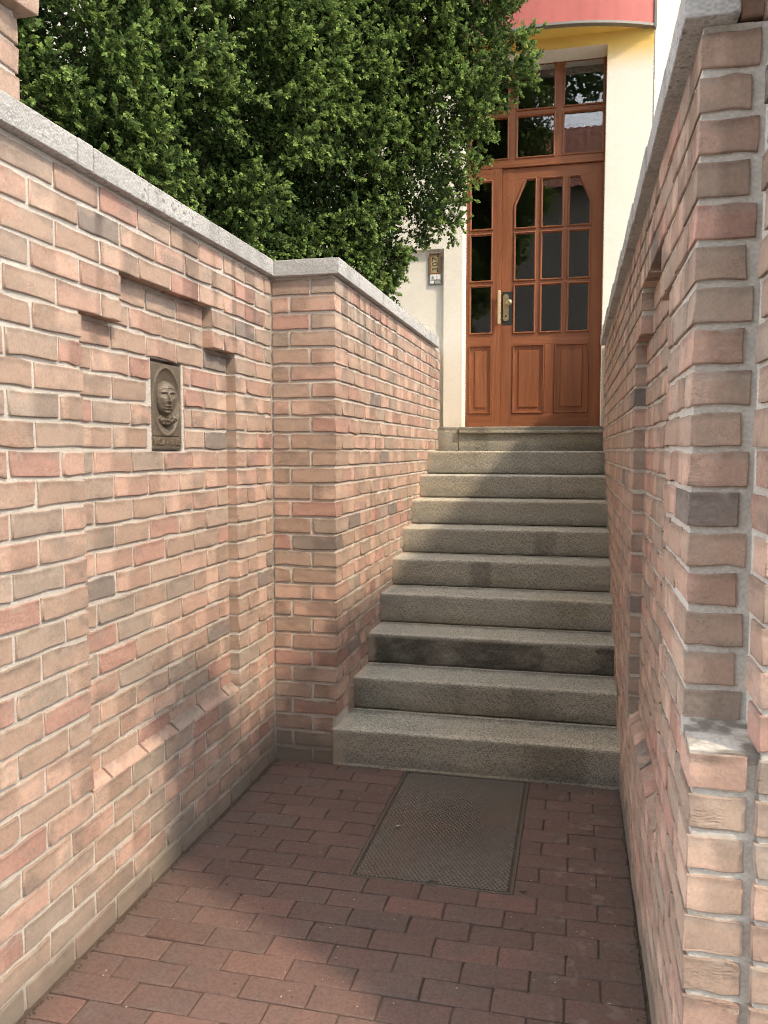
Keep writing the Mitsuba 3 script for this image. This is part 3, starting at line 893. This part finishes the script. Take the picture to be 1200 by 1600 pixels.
def head(x, z):
    rr = np.sqrt((x / np.where(z < .0, .054 - .013 * np.clip(-z / .08, 0, 1) ** 2, .056)) ** 2 + ((z - .004) / .076) ** 2)
    return np.where(rr < 1, .040 * np.sqrt(np.clip(1 - rr ** 2.3, 0, 1)), -.03 * np.clip((rr - 1) * 5, 0, 1))


h = head(a, b)
wob = meshkit.noise(np.stack([a * 95, b * 60, 0 * a], -1))
h += np.where(b > .047 - .30 * np.abs(a) + .004 * wob, .0022, 0) * (h > 0) * (.5 + wob)                         # hair line
h += .0042 * (g(-.019, .030, .015, .0045) + g(.019, .030, .015, .0045)) - .0035 * g(0, .032, .006, .006)
h -= .0085 * (g(-.019, .018, .011, .0075) + g(.019, .018, .011, .0075))
h += .0045 * (g(-.019, .0165, .0075, .0045) + g(.019, .0165, .0075, .0045))
h -= .0020 * (g(-.019, .0105, .010, .0018) + g(.019, .0105, .010, .0018))
h += .0120 * g(0, .000, .0058, .020) + .0075 * g(0, -.011, .0095, .0065)
h -= .0045 * (g(-.0065, -.0175, .003, .002) + g(.0065, -.0175, .003, .002))
h -= .0038 * (np.exp(-((np.abs(a) - .018 - .35 * (-.012 - b)) / .0028) ** 2) * np.clip(1 - np.abs(b + .026) / .018, 0, 1))
h += .0038 * g(0, -.0295, .013, .0036) - .0060 * g(0, -.0345, .0145, .0022) + .0042 * g(0, -.0390, .0115, .0040)
h -= .0040 * g(0, -.0475, .012, .0035)
h += .0055 * g(0, -.0580, .013, .0085)
h -= .0030 * (g(-.030, -.020, .008, .016) + g(.030, -.020, .008, .016))
for sx in (-1, 1):
    h = np.maximum(h, .012 * np.sqrt(np.clip(1 - ((a - sx * .053) / .008) ** 2 - ((b - .006) / .019) ** 2, 0, 1)) - .004 - .03 * (((a - sx * .053) / .008) ** 2 + ((b - .006) / .019) ** 2 > 1))
cr = np.sqrt((a / .060) ** 2 + ((b + .084) / .030) ** 2)
vee = np.clip((.016 + (b + .100) * .55 - np.abs(a)) / .006, 0, 1) * (b > -.106)
h = np.where((cr < 1) & (h < .030), np.maximum(h, .026 * np.sqrt(np.clip(1 - cr ** 2, 0, 1)) * (.80 + .4 * meshkit.noise(np.stack([a * 190, b * 190, 0 * a], -1))) - .012 * vee), h)
th = math.radians(30)
base_ = np.array([c_plate - .012, py_0 + .53 * W_, pz_0 + .585 * H_])
e1, nn_ = np.array([math.sin(th), math.cos(th), 0]), np.array([math.cos(th), -math.sin(th), 0])
hv = (base_ + a[..., None] * .96 * e1 + .90 * b[..., None] * np.array([0, 0, 1.0]) + h[..., None] * nn_).reshape(-1, 3)
i, j = np.meshgrid(np.arange(nf - 1), np.arange(nf - 1), indexing='ij')
q = np.stack([i * nf + j, (i + 1) * nf + j, (i + 1) * nf + j + 1, i * nf + j + 1], -1).reshape(-1, 4)
q = q[h.reshape(-1)[q].max(1) > -.026]
put('portrait', (hv, np.vstack([q[:, [0, 1, 2]], q[:, [0, 2, 3]]])), 'bronze', pq, label='head of a man in high relief')
put('plate', rbox((c_plate - .03, py_0 + .001, pz_0 + .001), (c_plate - .022, py_1 - .001, pz_1 - .001), .001), 'bronze', pq)
for yy in (py_0, py_1):
    put('border', rbox((c_plate - .025, yy - .0015, pz_0 - .0015), (c_plate - .0045, yy + .0015, pz_1), .001), 'bronze', pq)
put('lettering', flat_text('VÁCLAV HAVEL', .0225, .0075, lambda v: np.c_[c_plate + v[:, 2] - .001, (py_0 + py_1) / 2 + v[:, 0] * (.222 / np.ptp(v[:, 0])), pz_0 + .100 * H_ + v[:, 1]]), 'worn_bronze', pq, smooth=False, label='raised name at the foot of the plaque')

# ---------------------------------------------------------------- box tree behind the left wall
tr = thing('box_tree', 'large dense box tree with small glossy leaves leaning over the left wall and the steps', 'tree')
R = np.random.default_rng(21)


def limb(pts, r0, r1, sides=8):
    p = np.asarray(pts, float)
    tt = np.gradient(p, axis=0)
    tt /= np.linalg.norm(tt, axis=1, keepdims=True)
    aa = np.cross(tt, [.3, .9, .1])
    aa /= np.linalg.norm(aa, axis=1, keepdims=True)
    bb = np.cross(tt, aa)
    th = np.arange(sides) * 2 * np.pi / sides
    rr = np.linspace(r0, r1, len(p))
    v = (p[:, None] + rr[:, None, None] * (np.cos(th)[None, :, None] * aa[:, None] + np.sin(th)[None, :, None] * bb[:, None])).reshape(-1, 3)
    ii, jj = np.meshgrid(np.arange(len(p) - 1), np.arange(sides), indexing='ij')
    qq = np.stack([ii * sides + jj, ii * sides + (jj + 1) % sides, (ii + 1) * sides + (jj + 1) % sides, (ii + 1) * sides + jj], -1).reshape(-1, 4)
    return v, np.vstack([qq[:, [0, 1, 2]], qq[:, [0, 2, 3]]])


def wander(p0, p1, n=9, amp=.06):
    s = np.linspace(0, 1, n)[:, None]
    p = np.asarray(p0) * (1 - s) + np.asarray(p1) * s
    w = R.normal(0, amp, (n, 3))
    w[0] = w[-1] = 0
    return p + w


base = np.array([-2.35, 4.5, 2.3])
put('trunk', limb(wander(base, base + [.1, .3, 1.2], 8, .03), .11, .07), 'bark', tr)
# crown: ellipsoids that bound the foliage  (centre, radii)
ELL = [((-2.85, 3.60, 4.05), (1.20, 1.10, 1.75)), ((-2.50, 4.60, 4.10), (1.15, 1.10, 1.75)), ((-2.15, 5.35, 4.35), (1.10, .95, 1.75)),
       ((-1.55, 5.60, 4.75), (.85, .75, 1.15)), ((-1.20, 5.72, 4.72), (.62, .60, .80)), ((-1.80, 5.50, 3.75), (.58, .70, 1.25)), ((-3.5, 2.95, 4.3), (1.0, .9, 1.7)),
       ((-.80, 5.75, 5.15), (.40, .45, .42)), ((-.68, 5.80, 4.72), (.36, .40, .30)), ((-.78, 5.80, 4.28), (.36, .42, .34)), ((-.98, 5.75, 3.90), (.34, .42, .34)),
       ((-1.08, 5.78, 3.42), (.24, .40, .30)), ((-1.42, 5.72, 3.18), (.24, .36, .34)), ((-1.53, 5.7, 2.88), (.22, .36, .30)), ((-1.6, 5.3, 5.5), (.9, .9, .7)), ((-2.6, 4.3, 5.3), (1.0, 1.2, 1.0))]
ELL = [(np.array(c), np.array(r_)) for c, r_ in ELL]
AREA = np.array([(r_[0] * r_[1] * r_[2]) ** .667 for _, r_ in ELL])
AREA = AREA / AREA.sum()


def depth_in(p):
    return np.max([1 - np.linalg.norm((p - c) / r_, axis=-1) for c, r_ in ELL], axis=0)


for _ in range(12):
    c, r_ = ELL[R.integers(7)]
    d = R.normal(0, 1, 3)
    d /= np.linalg.norm(d)
    tip = c + d * r_ * .6
    if tip[2] < 2.7:
        continue
    put('branch', limb(wander(base + [.05, .15, R.uniform(.1, 1.1)], tip, 10, .05), .028, .006, 6), 'bark', tr)

leaf_v, leaf_c = [], []
twigs = []
CAM = np.array([0, 0, 1.6])


def leaves(pos, direc, size, young):
    """Small folded leaves at pos (n,3) pointing along direc."""
    n = len(pos)
    d = direc / np.linalg.norm(direc, axis=1, keepdims=True)
    up = R.normal(0, .42, (n, 3)) + [.45, -.30, .75]
    s = np.cross(d, up)
    s /= np.linalg.norm(s, axis=1, keepdims=True)
    nn = np.cross(s, d)
    L, Wd = size[:, None], size[:, None] * R.uniform(.32, .42, (n, 1))
    p0, p2 = pos, pos + d * L - nn * L * .12
    m = pos + d * L * .52
    v = np.stack([p0, m + s * Wd + nn * L * .10, p2, m - s * Wd + nn * L * .10], 1)
    leaf_v.append(v.reshape(-1, 3))
    t_ = young[:, None]
    old = np.array([.062, .108, .037]) * R.uniform(.7, 1.35, (n, 1)) * R.uniform(.9, 1.1, (n, 3))
    new = np.array([.32, .45, .14]) * R.uniform(.75, 1.25, (n, 1)) * R.uniform(.9, 1.1, (n, 3))
    col = old * (1 - t_) + new * t_
    leaf_c.append(np.repeat(col, 4, axis=0))


def sprays(n, shell, young_hi, leaf_n, lo_len, hi_len, gap):
    done = 0
    while done < n:
        c, r_ = ELL[R.choice(len(ELL), p=AREA)]
        d = R.normal(0, 1, 3)
        d /= np.linalg.norm(d)
        p = c + d * r_ * (1 - shell * R.random() ** 1.4)
        dp = depth_in(p[None])[0]
        if dp > shell * 1.05 or p[2] < 2.42:
            continue
        if meshkit.fbm(p[None] * 3.1, 2, 9)[0] < gap:
            continue
        if (p[0] > -1.5 and p[2] < 2.6) or p[1] > 6.9:
            continue
        nrm = (p - c) / r_ ** 2
        nrm /= np.linalg.norm(nrm)
        # skip most of what faces away from the path: nobody sees it
        if nrm @ (CAM - p) < -.15 * np.linalg.norm(CAM - p) and R.random() < .9:
            continue
        ax = nrm * .8 + np.array([0, 0, .5]) + R.normal(0, .32, 3)
        ax /= np.linalg.norm(ax)
        L = R.uniform(lo_len, hi_len)
        done += 1
        side = np.cross(ax, R.normal(0, 1, 3))
        side /= np.linalg.norm(side)
        m = R.integers(4, 7)
        for q_ in range(m):
            t0 = R.uniform(.0, .85) if q_ else 0.
            th = R.uniform(0, 2 * np.pi)
            rad = side * np.cos(th) + np.cross(ax, side) * np.sin(th)
            dr_ = ax * .6 + rad * (R.uniform(.5, 1.2) if q_ else 0.)
            dr_ /= np.linalg.norm(dr_)
            o = p + ax * L * t0
            ln = L * (1 - .55 * t0) * R.uniform(.45, .8)
            k = leaf_n
            s_ = np.sort(R.random(k)) ** .8
            pos = o + dr_ * (ln * s_)[:, None] + R.normal(0, .003, (k, 3))
            out = R.normal(0, 1, (k, 3))
            out -= (out @ dr_)[:, None] * dr_
            out /= np.linalg.norm(out, axis=1, keepdims=True)
            vig = np.clip(young_hi + R.normal(0, .25), 0, 1)
            leaves(pos, dr_ * (.55 + .5 * s_[:, None]) + out * .75, R.uniform(.016, .026, k), np.clip(vig * (s_ * 1.5 - .35), 0, 1))
            twigs.append((o, o + dr_ * ln))


sprays(3300, .08, .95, 30, .11, .23, .46)
sprays(2300, .38, .30, 14, .10, .20, .3)
# dull older leaves filling the inside
pts = []
for c, r_ in ELL:
    n = int(40000 * np.prod(r_) ** .75)
    d = R.normal(0, 1, (n, 3))
    d /= np.linalg.norm(d, axis=1, keepdims=True)
    pts.append(c + d * r_ * (.84 * R.random((n, 1)) ** .36))
pts = np.vstack(pts)
clump = meshkit.fbm(pts * 4.2, 2, 5)
pts = pts[(pts[:, 2] > 2.45) & (depth_in(pts) < .5) & (clump > .2) & ~((pts[:, 0] > -1.5) & (pts[:, 2] < 2.7))]
leaves(pts, R.normal(0, 1, (len(pts), 3)) + [.2, -.2, .3], R.uniform(.026, .040, len(pts)) * np.where(pts[:, 0] * .5 - pts[:, 1] * .86 < -6.0, 1.7, 1.0), np.clip(R.normal(0, .12, len(pts)), 0, .4))
V = np.vstack(leaf_v)
Nl = len(V) // 4
F = (np.arange(Nl)[:, None, None] * 4 + np.array([[0, 1, 2], [0, 2, 3]])[None]).reshape(-1, 3)
print('leaves', Nl)
put('crown', (V, F), 'leaf', tr, smooth=False, color=np.vstack(leaf_c), kind='stuff', label='small glossy green leaves, paler at the tips')
stems = []
for _ in range(46):
    c, r_ = ELL[R.choice(len(ELL), p=AREA)]
    d = R.normal(0, 1, 3) + [.6, -.7, .2]
    d /= np.linalg.norm(d)
    tip = c + d * r_ * R.uniform(.85, 1.0)
    if tip[2] > 2.6:
        stems.append(limb(wander(tip - [d[0] * .15, d[1] * .15, R.uniform(.25, .5)], tip, 6, .014), .0042, .0016, 4))
put('stem', cat(stems), 'bark', tr, kind='stuff', label='thin grey stems among the leaves')
tw = []
for p0, p1 in twigs:
    d = p1 - p0
    s = np.cross(d, [.3, .2, .9])
    s = s / np.linalg.norm(s) * .0016
    u_ = np.cross(d, s)
    u_ = u_ / np.linalg.norm(u_) * .0016
    tw.append((np.array([p0 + s, p0 - .5 * s + .87 * u_, p0 - .5 * s - .87 * u_, p1]), np.array([[0, 1, 3], [1, 2, 3], [2, 0, 3]])))
put('twig', cat(tw), 'bark', tr, smooth=False, kind='stuff', label='thin brown twigs among the leaves')

# ---------------------------------------------------------------- house across the street, mirrored in the door glass
nh = thing('house', 'tile roofed house across the street, mirrored in the glass above the door', 'house')
put('wall', rbox((-9, -16, -.1), (8, -9.5, 9.0), .01), 'dun_plaster', nh)
xs = np.arange(-9.6, 8.6, .055)
prof = .05 * np.abs(np.sin(xs * np.pi / .24))
sl = np.linspace(0, 1, 24)
rv, rf = [], []
for sgn_, yy0, yy1 in ((1, -9.1, -12.75), (-1, -16.4, -12.75)):
    X_, S_ = np.meshgrid(xs, sl, indexing='ij')
    step_ = .03 * ((S_ * 12) % 1)
    v = np.stack([X_, yy0 + (yy1 - yy0) * S_, 8.85 + 2.9 * S_ + prof[:, None] - step_], -1).reshape(-1, 3)
    ii, jj = np.meshgrid(np.arange(len(xs) - 1), np.arange(23), indexing='ij')
    qq = np.stack([ii * 24 + jj, (ii + 1) * 24 + jj, (ii + 1) * 24 + jj + 1, ii * 24 + jj + 1], -1).reshape(-1, 4)
    rv.append((v, np.vstack([qq[:, [0, 1, 2]], qq[:, [0, 2, 3]]])))
put('roof', cat(rv), 'roof_clay', nh, smooth=False)

st2 = thing('street_tree', 'tall street tree behind the camera whose crown darkens the upper transom panes', 'tree')
put('trunk', limb(wander((-3.4, -4.6, -.1), (-2.6, -4.3, 9.0), 10, .05), .22, .12), 'bark', st2)
put('branch', limb(wander((-2.6, -4.3, 8.9), (-.3, -4.0, 11.6), 8, .1), .12, .04), 'bark', st2)
leaf_v, leaf_c = [], []
d = R.normal(0, 1, (16000, 3))
d /= np.linalg.norm(d, axis=1, keepdims=True)
leaves(np.array([-.6, -4.0, 11.9]) + d * [2.7, 2.3, 2.85] * R.random((16000, 1)) ** .4, R.normal(0, 1, (16000, 3)), R.uniform(.12, .22, 16000), np.zeros(16000))
V = np.vstack(leaf_v)
F = (np.arange(len(V) // 4)[:, None, None] * 4 + np.array([[0, 1, 2], [0, 2, 3]])[None]).reshape(-1, 3)
put('crown', (V, F), 'leaf', st2, smooth=False, color=np.vstack(leaf_c), kind='stuff')

# ---------------------------------------------------------------- litter on the path
def crumbs(n, size, region, z=.0015, flat=.5):
    out = []
    for _ in range(n):
        x, y = region()
        if HX0 < x < HX1 and HY0 < y < HY1:
            zz = z - .004
        else:
            zz = z
        s = trimesh.creation.icosphere(0, 1.0)
        v = np.array(s.vertices) * R.uniform(.4, 1.0, 3) * size * R.uniform(.5, 1.3) * [1, 1, flat]
        th = R.uniform(0, 6.28)
        v = v @ np.array([[np.cos(th), -np.sin(th), 0], [np.sin(th), np.cos(th), 0], [0, 0, 1]])
        out.append((v + [x, y, zz], np.array(s.faces)))
    return cat(out)


k = key('petal_litter')
scene[k] = mikit.ply(crumbs(170, .0035, lambda: (R.uniform(-1.45, .18), R.uniform(1.75, 3.9))), 'litter_pale')
labels[k] = {'label': 'tiny pale petals and grit scattered over the red pavers', 'category': 'litter', 'kind': 'stuff'}
k = key('dirt_crumbs')
edge_y = lambda: R.uniform(1.75, 3.95)
scene[k] = mikit.ply(cat([crumbs(800, .0036, lambda: (-1.497 + abs(R.normal(0, .010)), edge_y()), flat=.8), crumbs(450, .0034, lambda: (.222 - abs(R.normal(0, .009)), edge_y()), flat=.8),
                          crumbs(60, .005, lambda: (R.uniform(-1.4, .15), R.uniform(1.8, 3.9)))]), 'litter_dark')
labels[k] = {'label': 'dark crumbs of soil along the foot of both brick walls', 'category': 'dirt', 'kind': 'stuff'}


def flat_leaf(name, x, y, th, L, col_mat, label):
    s = np.linspace(0, 1, 7)
    wd = L * .28 * np.sin(np.pi * s ** .8)
    pts_ = np.vstack([np.c_[s * L - L / 2, wd, .006 * np.sin(s * 3)], np.c_[s * L - L / 2, 0 * s, .002 + .006 * np.sin(s * 3)], np.c_[s * L - L / 2, -wd, .004 + .006 * np.sin(s * 3)]])
    rot = np.array([[np.cos(th), -np.sin(th), 0], [np.sin(th), np.cos(th), 0], [0, 0, 1]])
    f = []
    for r_ in (0, 7):
        for i_ in range(6):
            f += [(r_ + i_, r_ + i_ + 1, r_ + 8 + i_), (r_ + i_, r_ + 8 + i_, r_ + 7 + i_)]
    kk = key(name)
    scene[kk] = mikit.ply((pts_ @ rot.T + [x, y, .0005], np.array(f)), col_mat, smooth=True)
    labels[kk] = {'label': label, 'category': 'leaf'}


flat_leaf('fallen_leaf', -.715, 3.33, .3, .035, 'litter_pale', 'pale dry leaf lying on the left half of the iron hatch')
flat_leaf('fallen_leaf', -.165, 2.93, .1, .028, 'bark', 'small dull leaf on the pavers just right of the iron hatch')
